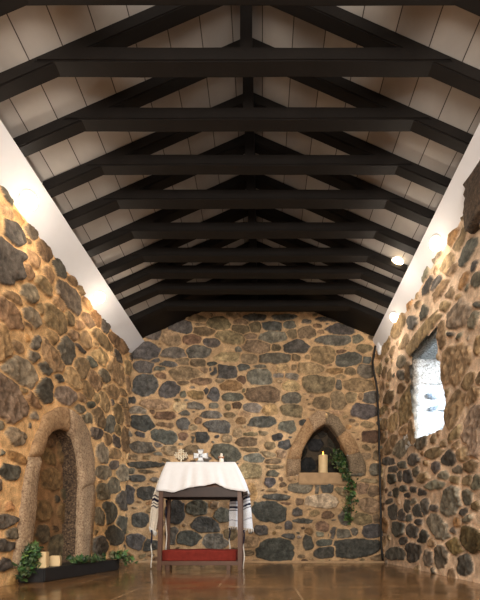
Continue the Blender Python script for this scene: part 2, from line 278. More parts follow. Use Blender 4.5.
def vnoise(rg, U, V, scale):
    x = (U - U.min()) / scale; y = (V - V.min()) / scale
    L = rg.random((int(x.max()) + 3, int(y.max()) + 3))
    i = x.astype(int); j = y.astype(int); fx = x - i; fy = y - j
    fx = fx*fx*(3-2*fx); fy = fy*fy*(3-2*fy)
    return (L[i,j]*(1-fx)+L[i+1,j]*fx)*(1-fy) + (L[i,j+1]*(1-fx)+L[i+1,j+1]*fx)*fy
def sstep(a, b, x):
    t = np.clip((x - a) / (b - a), 0, 1); return t*t*(3-2*t)
def inside(poly, U, V):
    r = np.zeros(U.shape, bool); n = len(poly)
    for i in range(n):
        x0, y0 = poly[i]; x1, y1 = poly[(i+1) % n]
        if y0 == y1: continue
        r ^= ((y0 > V) != (y1 > V)) & (U < (x1-x0)*(V-y0)/(y1-y0) + x0)
    return r

def rubble(name, tow, box_, res, traced, inv, cut, seed, mortar, fill, gap, aspect, parent=None, base_off=0., flip=False, bulge=1., exclude=None, tint=(1,1,1), grow=1.14, joint=.004):
    rg = np.random.default_rng(seed)
    U0, U1, V0, V1 = box_
    nu = int((U1-U0)/res)+1; nv = int((V1-V0)/res)+1
    us = np.linspace(U0, U1, nu); vs = np.linspace(V0, V1, nv)
    U, V = np.meshgrid(us, vs, indexing='ij')
    g1 = np.full(U.shape, -1.); g2 = np.full(U.shape, -1.); idx = np.full(U.shape, -1)
    cols, hts, tilt, cent = [], [], [], []
    du, dv = us[1]-us[0], vs[1]-vs[0]
    jit = (vnoise(rg, U, V, .035)-.5)*.010 + (vnoise(rg, U, V, .09)-.5)*.016
    def add(c, A, B, col, k):
        det = A[0]*B[1]-A[1]*B[0]
        if abs(det) < 1e-7: return
        rm = min(abs(det)/max(np.hypot(*A), np.hypot(*B)), .09)
        ex = (abs(A[0])+abs(B[0]))*1.15+.04; ey = (abs(A[1])+abs(B[1]))*1.15+.04
        i0 = max(int((c[0]-ex-U0)/du), 0); i1 = min(int((c[0]+ex-U0)/du)+2, nu)
        j0 = max(int((c[1]-ey-V0)/dv), 0); j1 = min(int((c[1]+ey-V0)/dv)+2, nv)
        if i1 <= i0 or j1 <= j0: return
        x = U[i0:i1, j0:j1]-c[0]; y = V[i0:i1, j0:j1]-c[1]
        p = (x*B[1]-y*B[0])/det; q = (-x*A[1]+y*A[0])/det
        th = np.arctan2(q, p)
        ph = rg.random(4)*6.28
        wob = 1+.06*np.sin(2*th+ph[0])+.07*np.sin(3*th+ph[1])+.045*np.sin(5*th+ph[2])
        f = (np.abs(p)**k+np.abs(q)**k)**(1/k)
        ns = rg.integers(5, 8); an = (np.arange(ns)+rg.uniform(-.3, .3, ns))*math.tau/ns+ph[3]
        pl = np.full(f.shape, -9.)
        for a_ in an: pl = np.maximum(pl, (p*math.cos(a_)+q*math.sin(a_))/rg.uniform(.82, 1.02))
        f = (.5*f+.5*pl)*(1+(wob-1)*.55)
        g = (grow-f)*rm + jit[i0:i1, j0:j1]
        a1 = g1[i0:i1, j0:j1]; a2 = g2[i0:i1, j0:j1]; ai = idx[i0:i1, j0:j1]
        m = g > a1
        a2[:] = np.where(m, a1, np.maximum(a2, g)); a1[:] = np.where(m, g, a1); ai[:] = np.where(m, len(cols), ai)
        v = .82+.36*rg.random(); c3 = np.array(PAL[col])/255.
        c3 = c3 * v * np.array(tint) * (1+(rg.random(3)-.5)*.05)
        cols.append(c3); hts.append((.014+.016*rg.random())*bulge); tilt.append((rg.random(2)-.5)*.16); cent.append(c)
    def look(pu, pv):
        i = np.clip(((pu-U0)/du).round().astype(int), 0, nu-1); j = np.clip(((pv-V0)/dv).round().astype(int), 0, nv-1)
        return g1[i, j]
    for ox, oy, z, lst in traced:
        for cx, cy, w, h, a, col in lst:
            if ox == 160 and z == 1: X, Y = cx, cy; zz = 1
            else: X, Y = ox+cx/z, oy+cy/z; zz = z
            c = inv(X, Y)
            if look(np.array([c[0]]), np.array([c[1]]))[0] > .004: continue
            ca, sa = math.cos(math.radians(a)), math.sin(math.radians(a))
            r1, r2 = w/2/zz, h/2/zz
            A = (inv(X+r1*ca, Y+r1*sa)-inv(X-r1*ca, Y-r1*sa))/2
            B = (inv(X-r2*sa, Y+r2*ca)-inv(X+r2*sa, Y-r2*ca))/2
            add(c, A, B, col, 2.9)
    tt = np.linspace(0, math.tau, 15)[:-1]
    for r, tries in fill:
        for _ in range(tries):
            c = np.array((rg.uniform(U0, U1), rg.uniform(V0, V1)))
            rr = r*rg.uniform(.8, 1.25); asp = rg.uniform(*aspect)**.5; a = rg.normal()*.25
            A = np.array((math.cos(a), math.sin(a)))*rr*asp; B = np.array((-math.sin(a), math.cos(a)))*rr/asp
            gs = 1+gap/rr
            pu = np.concatenate([[c[0]], c[0]+(A[0]*np.cos(tt)+B[0]*np.sin(tt))*gs, c[0]+(A[0]*np.cos(tt)+B[0]*np.sin(tt))*.55])
            pv = np.concatenate([[c[1]], c[1]+(A[1]*np.cos(tt)+B[1]*np.sin(tt))*gs, c[1]+(A[1]*np.cos(tt)+B[1]*np.sin(tt))*.55])
            if (look(pu, pv) > -.004).any(): continue
            if exclude is not None and inside(exclude, pu, pv).any(): continue
            add(c, A, B, rg.choice(list('kggbbbbbbttor')), 2.6)
    e = np.minimum(g1, (g1-g2)*.6-joint)
    cols = np.array(cols); hts = np.array(hts); tilt = np.array(tilt); cent = np.array(cent)
    ii = np.clip(idx, 0, None)
    m = sstep(-.002, .005, e)*(idx >= 0)
    n1 = vnoise(rg, U, V, .05); n2 = vnoise(rg, U, V, .018); n3 = vnoise(rg, U, V, .25); n4 = vnoise(rg, U, V, .1)
    rel = (U-cent[ii, 0])*tilt[ii, 0]+(V-cent[ii, 1])*tilt[ii, 1]
    hs = sstep(-.003, .011, e)*(hts[ii]+rel)+m*((n1-.5)*.016+(n2-.5)*.010)
    off = hs+(1-m)*((n1-.5)*.008)+(n3-.5)*.02+base_off
    mort = np.array(mortar)/255.
    mc = mort[None, None]*(.86+.2*n3+.14*(n1-.5))[..., None]
    sc = cols[ii]*(.76+.36*n1+.30*(n2-.5)+.10*sstep(.2,.8,n4))[..., None]
    col = mc*(1-m[..., None])+sc*m[..., None]
    lin = np.where(col <= .04045, col/12.92, ((np.clip(col, 0, 1)+.055)/1.055)**2.4)
    P = tow(U, V, off).reshape(-1, 3)
    id_ = np.arange(nu*nv).reshape(nu, nv)
    q = np.stack([id_[:-1,:-1], id_[1:,:-1], id_[1:,1:], id_[:-1,1:]], -1)
    if flip: q = q[..., ::-1]
    if cut is not None:
        ins = cut(U, V)
        q = q[~(ins[:-1,:-1]&ins[1:,:-1]&ins[1:,1:]&ins[:-1,1:])]
    q = q.reshape(-1, 4)
    used = np.zeros(nu*nv, bool); used[q] = True
    remap = np.cumsum(used)-1; q = remap[q]; P = P[used]; lin = lin.reshape(-1, 3)[used]
    me = bpy.data.meshes.new(name)
    me.vertices.add(len(P)); me.vertices.foreach_set('co', P.astype(np.float32).ravel())
    me.loops.add(q.size); me.loops.foreach_set('vertex_index', q.astype(np.int32).ravel())
    me.polygons.add(len(q)); me.polygons.foreach_set('loop_start', (np.arange(len(q))*4).astype(np.int32))
    me.update(calc_edges=True); me.validate()
    at_ = me.attributes.new('Col', 'FLOAT_COLOR', 'POINT')
    at_.data.foreach_set('color', np.concatenate([lin, np.ones((len(lin), 1))], 1).astype(np.float32).ravel())
    return link(name, me, M['stone'], parent, True)

# openings, each traced as (outer, inner) pairs round the arch
NICHE_L = [((11.5,568),(28,568)),((15,535),(32,533)),((18.5,510),(35,508)),((22,485),(36.5,480)),((27,457),(41,457)),((33,438),(46,438)),((43,415),(52,431)),((57,406),(61,429)),((68,407.5),(68,431.5)),((79,415),(73.5,440)),((88,431),(77.3,455)),((93,457),(79.2,474)),((94.6,483),(79.4,490)),((93.5,515),(78.6,518)),((90,552),(77,552)),((88.5,568),(76.5,568))]
NICHE_B = [((286,477),(300.5,474)),((286.5,459),(301,459)),((292,444),(303,450)),((300,430),(308,440)),((308,417),(314,431.5)),((318,410.5),(321,426)),((326,411.5),(325.5,424)),((338,417),(331,427)),((346,430),(338,437)),((355,440),(343,447)),((360,452),(347.5,455)),((365,462),(349,463)),((366,476),(349.5,474))]
WIN = [(411.7,355.5),(425,340),(438,325),(438.5,350),(442,384),(446.3,405),(446,420),(443,430),(429,435),(416,440),(413,410),(410.5,384)]
def uvs(inv, pts): return [tuple(inv(*p)) for p in pts]
inL = uvs(inv_left, [b for a, b in NICHE_L]); midL = uvs(inv_left, [((a[0]+b[0])/2, (a[1]+b[1])/2) for a, b in NICHE_L])
outL = uvs(inv_left, [a for a, b in NICHE_L])
inB = uvs(inv_back, [b for a, b in NICHE_B]); midB = uvs(inv_back, [((a[0]+b[0])/2, (a[1]+b[1])/2) for a, b in NICHE_B])
outB = uvs(inv_back, [a for a, b in NICHE_B])
winP = uvs(inv_right, WIN)

FZ = -H0*S            # floor level relative to the eye
FILL_SIDE = [(.15, 250), (.12, 500), (.09, 900), (.065, 1500), (.045, 2500), (.032, 2500)]
FILL_BACK = [(.10, 250), (.07, 700), (.05, 1500), (.034, 2500), (.022, 2500)]
R = .0095
wl = struct(rubble('wall_left', w_left, (-.6, D+.05, FZ, 183*S), R, LEFT, inv_left, lambda U, V: inside(midL, U, V), 11, (240,194,138), FILL_SIDE, .018, (.9, 2.0), exclude=outL, tint=(1.1,1.04,.97), grow=1.13, joint=.006))
wr = struct(rubble('wall_right', w_right, (-.6, D+.05, FZ, 188*S), R, RIGHT, inv_right, lambda U, V: inside(winP, U, V), 12, (242,212,182), FILL_SIDE, .016, (.9, 2.0), flip=True, tint=(1.03,1.02,1.0), grow=1.09, joint=.009))
def cut_back(U, V):
    lim = np.where(U > -7*S, 195*S+.427*(106*S-U), 193.5*S+.446*(U+117*S)) + .02
    return inside(midB, U, V) | (V > lim + 6.5*S)
wb = struct(rubble('wall_back', w_back, (-140*S, 124*S, FZ, 252*S), .008, BACK, inv_back, cut_back, 13, (204,170,130), FILL_BACK, .009, (1.1, 2.8), exclude=outB))

def arch_stone(name, tow, inv, pairs, mat, parent, depth, raise_, seed, sub=5):
    rg = np.random.default_rng(seed)
    prof = [(0, -.03), (.03, .6*raise_), (.12, raise_), (.35, raise_*1.15), (.6, raise_*1.1), (.85, raise_), (.96, raise_*.6), (1, 0), (1, -depth*.4), (1, -depth)]
    pts = []
    for a, b in zip(pairs[:-1], pairs[1:]):
        for k in range(sub): pts.append([np.array(a[i])*(1-k/sub)+np.array(b[i])*k/sub for i in (0, 1)])
    pts.append([np.array(pairs[-1][0]), np.array(pairs[-1][1])])
    O = np.array([inv(*p[0]) for p in pts]); I = np.array([inv(*p[1]) for p in pts])
    # small gap for the mortar joint between neighbouring stones
    O[0] = O[0]*1.06-O[1]*.06; I[0] = I[0]*1.06-I[1]*.06; O[-1] = O[-1]*1.06-O[-2]*.06; I[-1] = I[-1]*1.06-I[-2]*.06
    n = len(pts); V = []; 
    for i in range(n):
        endf = 0.08 if i in (0, n-1) else 1
        for t, off in prof:
            uv = O[i]*(1-t)+I[i]*t + (rg.random(2)-.5)*(.008 if off > -.01 else 0)
            o = (off*endf if off > 0 else off) + (rg.random()-.5)*.008
            V.append(tow(np.array(uv[0]), np.array(uv[1]), np.array(o)))
    k = len(prof); Fc = [(i*k+j, i*k+j+1, (i+1)*k+j+1, (i+1)*k+j) for i in range(n-1) for j in range(k-1)]
    bm = bmesh.new(); bm.from_mesh(mesh('t', V, Fc))
    return from_bm(name, bm, mat, parent, True)

JL = [(0,4),(4,8),(8,12),(12,15)]
for q, (a, b) in enumerate(JL):
    arch_stone('arch_stone', w_left, inv_left, NICHE_L[a:b+1], M['granite_tan'] if q != 1 else M['granite_orange'], wl, .03, .035, 40+q)
JB = [(0,1),(1,4),(4,6),(6,8),(8,10),(10,12)]
M['granite_dun'] = granite('granite_dun', srgb(96,82,66), srgb(134,116,94), srgb(160,140,114))
for q, (a, b) in enumerate(JB):
    arch_stone('arch_stone', w_back, inv_back, NICHE_B[a:b+1], M[('granite_brown','granite_orange','granite_tan','granite_dun','granite_orange','granite_dun')[q]], wb, .12, .04, 50+q)

def voronoi_stone(name, mort, a, b):
    m, nt, p, o = nodes(name)
    co = nt.nodes.new('ShaderNodeTexCoord').outputs['Object']
    v = N(nt, 'ShaderNodeTexVoronoi', Scale=6.5, feature='DISTANCE_TO_EDGE'); nt.links.new(co, v.inputs['Vector'])
    v2 = N(nt, 'ShaderNodeTexVoronoi', Scale=6.5); nt.links.new(co, v2.inputs['Vector'])
    sx = nt.nodes.new('ShaderNodeSeparateColor'); nt.links.new(v2.outputs['Color'], sx.inputs[0])
    sc = ramp(nt, sx.outputs[0], [(0, a), (1, b)])
    mk = ramp(nt, v.outputs['Distance'], [(.05, g4(0)), (.1, g4(1))])
    c = mixc(nt, 'MIX', mk, mort, sc)
    c = mixc(nt, 'MULTIPLY', 1.0, c, ramp(nt, noise(nt, 30, 4, co), [(.3, g4(.65)), (.7, g4(1.1))]))
    nt.links.new(c, p.inputs['Base Color']); p.inputs['Roughness'].default_value = .9
    bump(nt, p, mk, .6, .02)
    return m
M['lining'] = voronoi_stone('niche_rubble', srgb(126,94,64), srgb(66,52,40), srgb(114,86,60))
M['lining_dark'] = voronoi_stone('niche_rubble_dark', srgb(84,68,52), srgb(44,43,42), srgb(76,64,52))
def lining(tow, poly, d0, d1, mat, parent, seed):
    rg = np.random.default_rng(seed); V = []; n = 7; pts = []
    for a, b in zip(poly[:-1], poly[1:]):
        for k in range(3): pts.append(np.array(a)*(1-k/3)+np.array(b)*k/3)
    pts.append(np.array(poly[-1])); cen = np.mean(pts, 0)
    for p_ in pts:
        for j in range(n):
            t = j/(n-1); uv = p_+(cen-p_)*.06*t + (rg.random(2)-.5)*.012
            V.append(tow(np.array(uv[0]), np.array(uv[1]), np.array(-(d0+(d1-d0)*t))))
    Fc = [(i*n+j, i*n+j+1, (i+1)*n+j+1, (i+1)*n+j) for i in range(len(pts)-1) for j in range(n-1)]
    return link('niche_lining', mesh('niche_lining', V, Fc), mat, parent, True)
lining(w_left, inL, .02, .19, granite('shaded_reveal', srgb(44,34,26), srgb(92,72,54), srgb(136,112,86), 48), wl, 3)  # speckled granite, with the reveal's shade put into its dark colour
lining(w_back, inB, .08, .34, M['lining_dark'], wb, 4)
bb = lambda P, m: (min(p[0] for p in P)-m, max(p[0] for p in P)+m, min(p[1] for p in P), max(p[1] for p in P)+m)
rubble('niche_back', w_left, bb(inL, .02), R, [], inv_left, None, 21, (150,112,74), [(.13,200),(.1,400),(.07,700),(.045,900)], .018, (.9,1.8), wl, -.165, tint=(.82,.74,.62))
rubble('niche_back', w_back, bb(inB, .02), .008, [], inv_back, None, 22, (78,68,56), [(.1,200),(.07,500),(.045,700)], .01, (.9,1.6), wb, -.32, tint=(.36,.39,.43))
bm = bmesh.new()
box(bm, (at(300,472.6,1).x, D-.35, at(300,476,1).z), (at(349.5,472.6,1).x, D+.34-.35, at(300,472.8,1).z)) if 0 else None
box(bm, (at(298.5,480,1).x, D-.045, at(300,485,1).z), (at(350.5,480,1).x, D+.34, at(300,473,1).z))
from_bm('niche_sill', bm, plain('sill_mortar', srgb(190,158,122), .9, .3, 12), wb, bevel=.012)

# ------------------------------------------------------------------ window reveal (deep opening in the right wall)
def rough_box(name, lo, hi, mat, parent, seed, amp=.012, cuts=7):
    bm = bmesh.new(); box(bm, lo, hi)
    bmesh.ops.subdivide_edges(bm, edges=bm.edges[:], cuts=cuts, use_grid_fill=True)
    r = random.Random(seed)
    for v in bm.verts: v.co += Vector((r.uniform(-amp, amp), r.uniform(-amp, amp), r.uniform(-amp, amp)))
    return from_bm(name, bm, mat, parent, True)
dF, dN = .786, .655    # far and near jamb depth
def hz(H): return CAMZ+H*S
XW, XO = 119*S, 156*S
rough_box('lintel_stone', (XW+.01, dN*D-.1, hz(139)), (XO, dF*D+.3, hz(160)), M['granite_grey'], wr, 1, .008)
rough_box('jamb_stone', (XW+.01, dF*D, hz(119)), (XO, dF*D+.3, hz(140)), M['granite_pale'], wr, 2)
rough_box('jamb_stone', (XW+.02, dF*D+.005, hz(98)), (XO, dF*D+.3, hz(118.6)), M['limewash'], wr, 3, .018)
rough_box('jamb_stone', (XW+.01, dF*D-.01, hz(72)), (XO, dF*D+.3, hz(97.6)), M['limewash'], wr, 4, .014)
rough_box('jamb_stone', (XW+.03, dN*D-.3, hz(72)), (XO, dN*D, hz(140)), M['limewash'], wr, 5)
rough_box('sill_stone', (XW+.03, dN*D-.1, hz(50)), (XO, dF*D+.1, hz(71.5)), M['limewash'], wr, 6)
for (x, y, r) in ((432,396,.055), (434,408,.05)):
    p = at(x, y, dF); bm = bmesh.new(); bmesh.ops.create_icosphere(bm, subdivisions=3, radius=1)
    rr = random.Random(x)
    for v in bm.verts: v.co = Vector((v.co.x*r*1.3+v.co.z*r*.3, v.co.y*.02, v.co.z*r*.6-v.co.x*r*.35*(1 if x < 433 else -.5)))*(1+rr.uniform(-.12,.12)) + p
    from_bm('jamb_cobble', bm, M['cobble'], wr, True)
win = struct(bpy.data.objects.new('window_1', None)); C.objects.link(win); win.location = (XO-.06, (dF+dN)/2*D, hz(72))
bm = bmesh.new(); x0, x1 = XO-.08, XO-.04
ya, yb, za, zb = dN*D, dF*D, hz(72), hz(139.5)
for lo, hi in (((x0,ya,za),(x1,ya+.05,zb)),((x0,yb-.05,za),(x1,yb,zb)),((x0,ya,za),(x1,yb,za+.05)),((x0,ya,zb-.05),(x1,yb,zb)),((x0,(ya+yb)/2-.015,za),(x1,(ya+yb)/2+.015,zb))): box(bm, lo, hi)
from_bm('window_frame', bm, M['frame_grey'], win)
bm = bmesh.new(); box(bm, (XO-.064, ya+.03, za+.03), (XO-.058, yb-.03, zb-.03)); from_bm('pane', bm, M['glass'], win)

# ------------------------------------------------------------------ floor, ceiling, white bands
def slab(name, lo, hi, mat):
    bm = bmesh.new(); box(bm, lo, hi); return struct(from_bm(name, bm, mat))
slab('floor', (-145*S, -1.2, -.1), (130*S, D+.05, 0), M['floor'])
RX, RH = -7, 250
def ceil_pt(side, d, H=None, X=None):
    if side < 0: x0 = -117-(1-d)*9; sl = (RH-200)/(RX-x0); return (lambda X: 200+sl*(X-x0)), x0
    x0 = 110-(1-d)*13.5; sl = (RH-201.5)/(x0-RX); return (lambda X: 201.5+sl*(x0-X)), x0
V = []; Fc = []
for i, d in enumerate((-.12, .5, 1.01)):
    fl, xl = ceil_pt(-1, d); fr, xr = ceil_pt(1, d)
    for X, f in ((xl-16, fl), (RX, fl), (xr+18, fr)):
        p = W(X, d, f(X)); V += [p, p+Vector((0, 0, .06))]
for i in range(2):
    a = i*6; b = a+6
    for j in (0, 2): Fc += [(a+j, a+j+2, b+j+2, b+j), (a+j+1, b+j+1, b+j+3, a+j+3)]
Fc += [(0,6,7,1),(6,12,13,7),(4,5,11,10),(10,11,17,16)]
struct(link('ceiling', mesh('ceiling', V, Fc), M['ceiling']))
def band(name, side):
    V = []; n = 40; rr = random.Random(side)
    for i in range(n+1):
        d = -.12+(1.005+.12)*i/n
        f, x0 = ceil_pt(side, d)
        if side < 0: lo = (xleft(d, 182)-.6, 180.5+rr.uniform(-.5,.5)); hi = (x0, f(x0)-6.2); out = -14
        else: lo = (xright(d, 184)+.6, 182+rr.uniform(-.5,.5)); hi = (x0, f(x0)-6.2); out = 14
        V += [W(lo[0], d, lo[1]), W(hi[0], d, hi[1]), W(hi[0]+out, d, hi[1]-1), W(lo[0]+out, d, lo[1])]
    Fc = [(i*4+j, i*4+(j+1)%4, (i+1)*4+(j+1)%4, (i+1)*4+j) for i in range(n) for j in range(4)]
    Fc += [(0,1,2,3), tuple(n*4+k for k in (3,2,1,0))]
    bm = bmesh.new(); bm.from_mesh(mesh(name, V, Fc)); return struct(from_bm(name, bm, M['plaster']))
band('trim_1', -1); band('trim_2', 1)
# mortar fillet along the foot of the altar wall
bm = bmesh.new(); rr = random.Random(3); rows = []
for i in range(61):
    x = -138*S+(259*S)*i/60; h = .018+rr.uniform(-.005, .008)
    rows.append([bm.verts.new(p) for p in ((x, D+.02, 0), (x, D-.055-rr.uniform(0,.012), 0), (x, D-.04, h), (x, D+.02, h+.015))])
for a, b in zip(rows[:-1], rows[1:]):
    for j in range(3): bm.faces.new((a[j], a[j+1], b[j+1], b[j]))
struct(from_bm('baseboard_back', bm, plain('pale_mortar', srgb(196,164,128), .9, .3, 15), smooth=True))

# ------------------------------------------------------------------ roof trusses
DN = [.391,.4521,.5132,.5748,.6346,.6987,.7587,.8074,.8596,.9222]
def dn(n): return DN[n+1]
ORD = ['nearest the camera at the top edge','second from the camera','third from the camera','fourth from the camera','fifth from the camera','fifth from the altar wall','fourth from the altar wall','third from the altar wall','second from the altar wall','nearest the altar wall']
T = .0125
def jag(q, amp): return q.uniform(-amp, amp)
for i, n in enumerate(range(-1, 9)):
    d1 = dn(n); T = .0145 if n < 3 else .018; RB = 6.1; d0 = d1-T; q = random.Random(n+5)
    t = thing('roof_truss', 'black timber roof truss with collar beam, ' + ORD[i], 'roof truss', W(RX, d0, 207.5), 'black roof trusses under the ceiling')
    off = Vector((0, T*D, 0))
    for side in (-1, 1):
        f, x0 = ceil_pt(side, d0); xe = x0+side*8
        bm = bmesh.new()
        xs = [xe+(RX-xe)*k/6 for k in range(7)]
        prism(bm, [W(X, d0, f(X)-.1) for X in xs]+[W(X, d0, f(X)-RB+jag(q,.15)) for X in xs[::-1]], off)
        from_bm('rafter', bm, M['timber'], t, bevel=.006)
    fl, _ = ceil_pt(-1, d0); fr, _ = ceil_pt(1, d0)
    # collar: ends cut to the slope of the rafters
    solve = lambda f, H: next(x for x in [k*.25*(-1 if f is fl else 1)+RX for k in range(0, 480)] if f(x)-2 <= H)
    lb, lt, rb, rt = solve(fl, 207.5), solve(fl, 213.5), solve(fr, 207.5), solve(fr, 213.5)
    xb = [lb+(rb-lb)*k/8 for k in range(9)]; xt = [lt+(rt-lt)*k/8 for k in range(9)]
    bm = bmesh.new()
    o0 = Vector((0, -.008, 0))
    prism(bm, [W(X, d0, 207.5+jag(q,.2))+o0 for X in xb]+[W(X, d0, 213.5+jag(q,.15))+o0 for X in xt[::-1]], off+Vector((0,.014,0)))
    from_bm('collar_beam', bm, M['timber'], t, bevel=.007)
    bm = bmesh.new()
    prism(bm, [W(RX-2.6, d0, 212)+o0*.5, W(RX+2.6, d0, 212)+o0*.5, W(RX+2.6, d0, RH-2)+o0*.5, W(RX-2.6, d0, RH-2)+o0*.5], off+Vector((0,.004,0)))
    from_bm('king_post', bm, M['timber'], t, bevel=.005)
t = thing('wall_rafters', 'flat black rafter pair lying against the top of the altar wall', 'rafters', W(RX, .93, 240))
for side in (-1, 1):
    f, x0 = ceil_pt(side, .93); f2, x2 = ceil_pt(side, .995); bm = bmesh.new()
    hexa(bm, [W(x0+side*8, .93, f(x0+side*8)-.1), W(RX, .93, RH-.1), W(RX, .93, RH-2.2), W(x0+side*8, .93, f(x0+side*8)-2.2)], [W(x2+side*8, .997, f2(x2+side*8)-.1), W(RX, .997, RH-.1), W(RX, .997, RH-2.2), W(x2+side*8, .997, f2(x2+side*8)-2.2)])
    from_bm('rafter', bm, M['timber'], t)
f, x0 = ceil_pt(-1, .98); f2, x2 = ceil_pt(1, .98); HB = 221; xa = RX-(RH-HB)/((RH-200)/(RX-x0)); xb_ = RX+(RH-HB)/((RH-201.5)/(x2-RX))
bm = bmesh.new(); prism(bm, [W(xa, .972, HB), W(xb_, .972, HB), W(RX, .972, RH-.5)], Vector((0, .014*D, 0))); from_bm('gable_board', bm, M['timber'], t)
bm = bmesh.new(); prism(bm, [W(RX-1.8, -.1, RH-8), W(RX+1.8, -.1, RH-8), W(RX+1.8, -.1, RH-1), W(RX-1.8, -.1, RH-1)], Vector((0, 1.1*D, 0)))
tag(from_bm('ridge_beam', bm, M['timber'], bevel=.006), 'black timber ridge beam running along the roof peak', 'beam')

# ------------------------------------------------------------------ wall lamps
def lamp(p, nrm, size, label, power, hidden=False):
    nrm = Vector(nrm).normalized()
    rot = nrm.to_track_quat('Z', 'Y').to_matrix().to_4x4()
    mt = Matrix.Translation(p) @ rot
    if not hidden:
        t = thing('wall_lamp', label, 'lamp', p, 'glowing round lamps below the roof')
        bm = bmesh.new(); lathe(bm, [(size*.9,-.012),(size*1.0,-.01),(size*1.03,.002),(size*.98,.007),(size*.85,.008)], n=28); bm.transform(mt); from_bm('lamp_ring', bm, M['ring'], t, True)
        bm = bmesh.new(); lathe(bm, [(size*.92,.004)]+[(size*.92*math.cos(a), .012+size*.42*math.sin(a)) for a in [k*math.pi/14 for k in range(7)]]+[(.004,.012+size*.42)], n=28); bm.transform(mt); from_bm('lamp_bulb', bm, M['bulb'], t, True)
    L = bpy.data.lights.new('lamp_light', 'POINT'); L.energy = power; L.color = (1, .87, .72); L.shadow_soft_size = .045
    o = bpy.data.objects.new('lamp_light', L); C.objects.link(o); o.location = Vector(p)+nrm*.33
NL, NR = (.62, 0, -.78), (-.62, 0, -.78)
def on_band(side, x, y):   # point of the band seen at (x, y)
    best = None
    for k in range(2000):
        d = .3+.7*k/2000
        f, x0 = ceil_pt(side, d)
        lo = (xleft(d,182), 180.5) if side < 0 else (xright(d,184), 182)
        X, H = (x-CX)*d, (CY-y)*d
        ft = f(x0)-6.2; t = ((X-lo[0])*(x0-lo[0])+(H-lo[1])*(ft-lo[1]))/((x0-lo[0])**2+(ft-lo[1])**2)
        e = math.hypot(lo[0]+t*(x0-lo[0])-X, lo[1]+t*(ft-lo[1])-H)
        if best is None or e < best[0]: best = (e, d)
    return at(x, y, best[1])
PW = 3.2
lamp(on_band(-1, 28, 200), NL, .072, 'large glowing round lamp on the left white band, nearest the camera', PW)
lamp(on_band(-1, 99, 297), NL, .072, 'glowing round lamp on the left white band, nearer the altar wall', PW)
lamp(on_band(1, 437, 243), NR, .072, 'glowing round lamp on the right white band, nearest the camera', PW)
lamp(on_band(1, 395, 317), NR, .068, 'glowing round lamp on the right white band, nearest the altar wall', PW*.9)
dl = .745; f, x0 = ceil_pt(1, dl); lamp(W((397-CX)*dl, dl, f((397-CX)*dl)-.1), (-.35, -.1, -.93), .072, 'glowing round lamp up on the roof boards, between two rafters above the right band', PW*.7)
for side in (-1, 1):
    for d in (.28, .02):
        f, x0 = ceil_pt(side, d); lamp(W(x0+side*5, d, 187), NL if side < 0 else NR, .07, '', PW*1.0, True)

# ------------------------------------------------------------------ altar
dA, dB = .77, .832
def bar(bm, p0, p1, wx, wy):
    p0, p1 = Vector(p0), Vector(p1)
    q = [Vector((-wx/2,-wy/2,0)), Vector((wx/2,-wy/2,0)), Vector((wx/2,wy/2,0)), Vector((-wx/2,wy/2,0))]
    hexa(bm, [p0+v for v in q], [p1+v for v in q])
XL0, XL1 = (159.6-CX)*dA, (161.4-CX)*dA
XR0, XR1 = (240-CX)*dA, (239.6-CX)*dA
HT, HA = (CY-487)*dA, (CY-497)*dA
alt = thing('altar_table', 'dark wooden altar table with open legs below a white cloth', 'table', W((200-CX)*dA, (dA+dB)/2, -H0))
lw = 4.2*dA*S
for d in (dA, dB):
    for X0, X1 in ((XL0, XL1), (XR0, XR1)):
        bm = bmesh.new(); p0 = W(X0, d, -H0); p0.z = 0; bar(bm, p0, W(X1, d, HT), lw, lw*.9); from_bm('leg', bm, M['altar_wood'], alt, bevel=.004)
for d in (dA, dB):
    bm = bmesh.new(); a, b = W(XL1, d, HA), W(XR1, d, HT); box(bm, (a.x, a.y-.012, a.z), (b.x, a.y+.012, b.z)); from_bm('apron', bm, M['apron_wood'], alt, bevel=.003)
for X in (XL1, XR1):
    bm = bmesh.new(); a, b = W(X, dA, HA), W(X, dB, HT); box(bm, (a.x-.012, a.y, a.z), (a.x+.012, b.y, b.z)); from_bm('apron', bm, M['apron_wood'], alt, bevel=.003)
dT0, dT1 = .782, .828
TX0, TX1, TH = (167-CX)*dT0, (234.5-CX)*dT0, (CY-463)*dT0
bm = bmesh.new()
hexa(bm, [W(XL1, dA, HT-.5), W(XR1, dA, HT-.5), W(XR1, dB, HT-.5), W(XL1, dB, HT-.5)], [W(TX0, dT0, TH), W(TX1, dT0, TH), W(TX1, dT1, TH), W(TX0, dT1, TH)])
from_bm('table_top', bm, M['altar_wood'], alt, bevel=.004)
# low kneeling shelf: rail, board and two feet
zs0, zs1 = W(0, dA, (CY-565.3)*dA).z, W(0, dA, (CY-561)*dA).z
bm = bmesh.new(); box(bm, (W(XL0,dA,0).x, dA*D-.012, zs0), (W(XR0,dA,0).x, dA*D+.03, zs1)); from_bm('shelf_rail', bm, M['altar_wood'], alt, bevel=.003)
bm = bmesh.new(); box(bm, (W(XL0,dA,0).x, dA*D+.028, zs1-.02), (W(XR0,dA,0).x, dB*D, zs1)); from_bm('shelf', bm, M['altar_wood'], alt, bevel=.002)
for x in (167.5, 228.5):
    c = at(x, 569, dA); bm = bmesh.new(); box(bm, (c.x-.022, c.y, 0), (c.x+.022, c.y+.12, zs0+.004)); from_bm('foot', bm, M['altar_wood'], alt, bevel=.003)
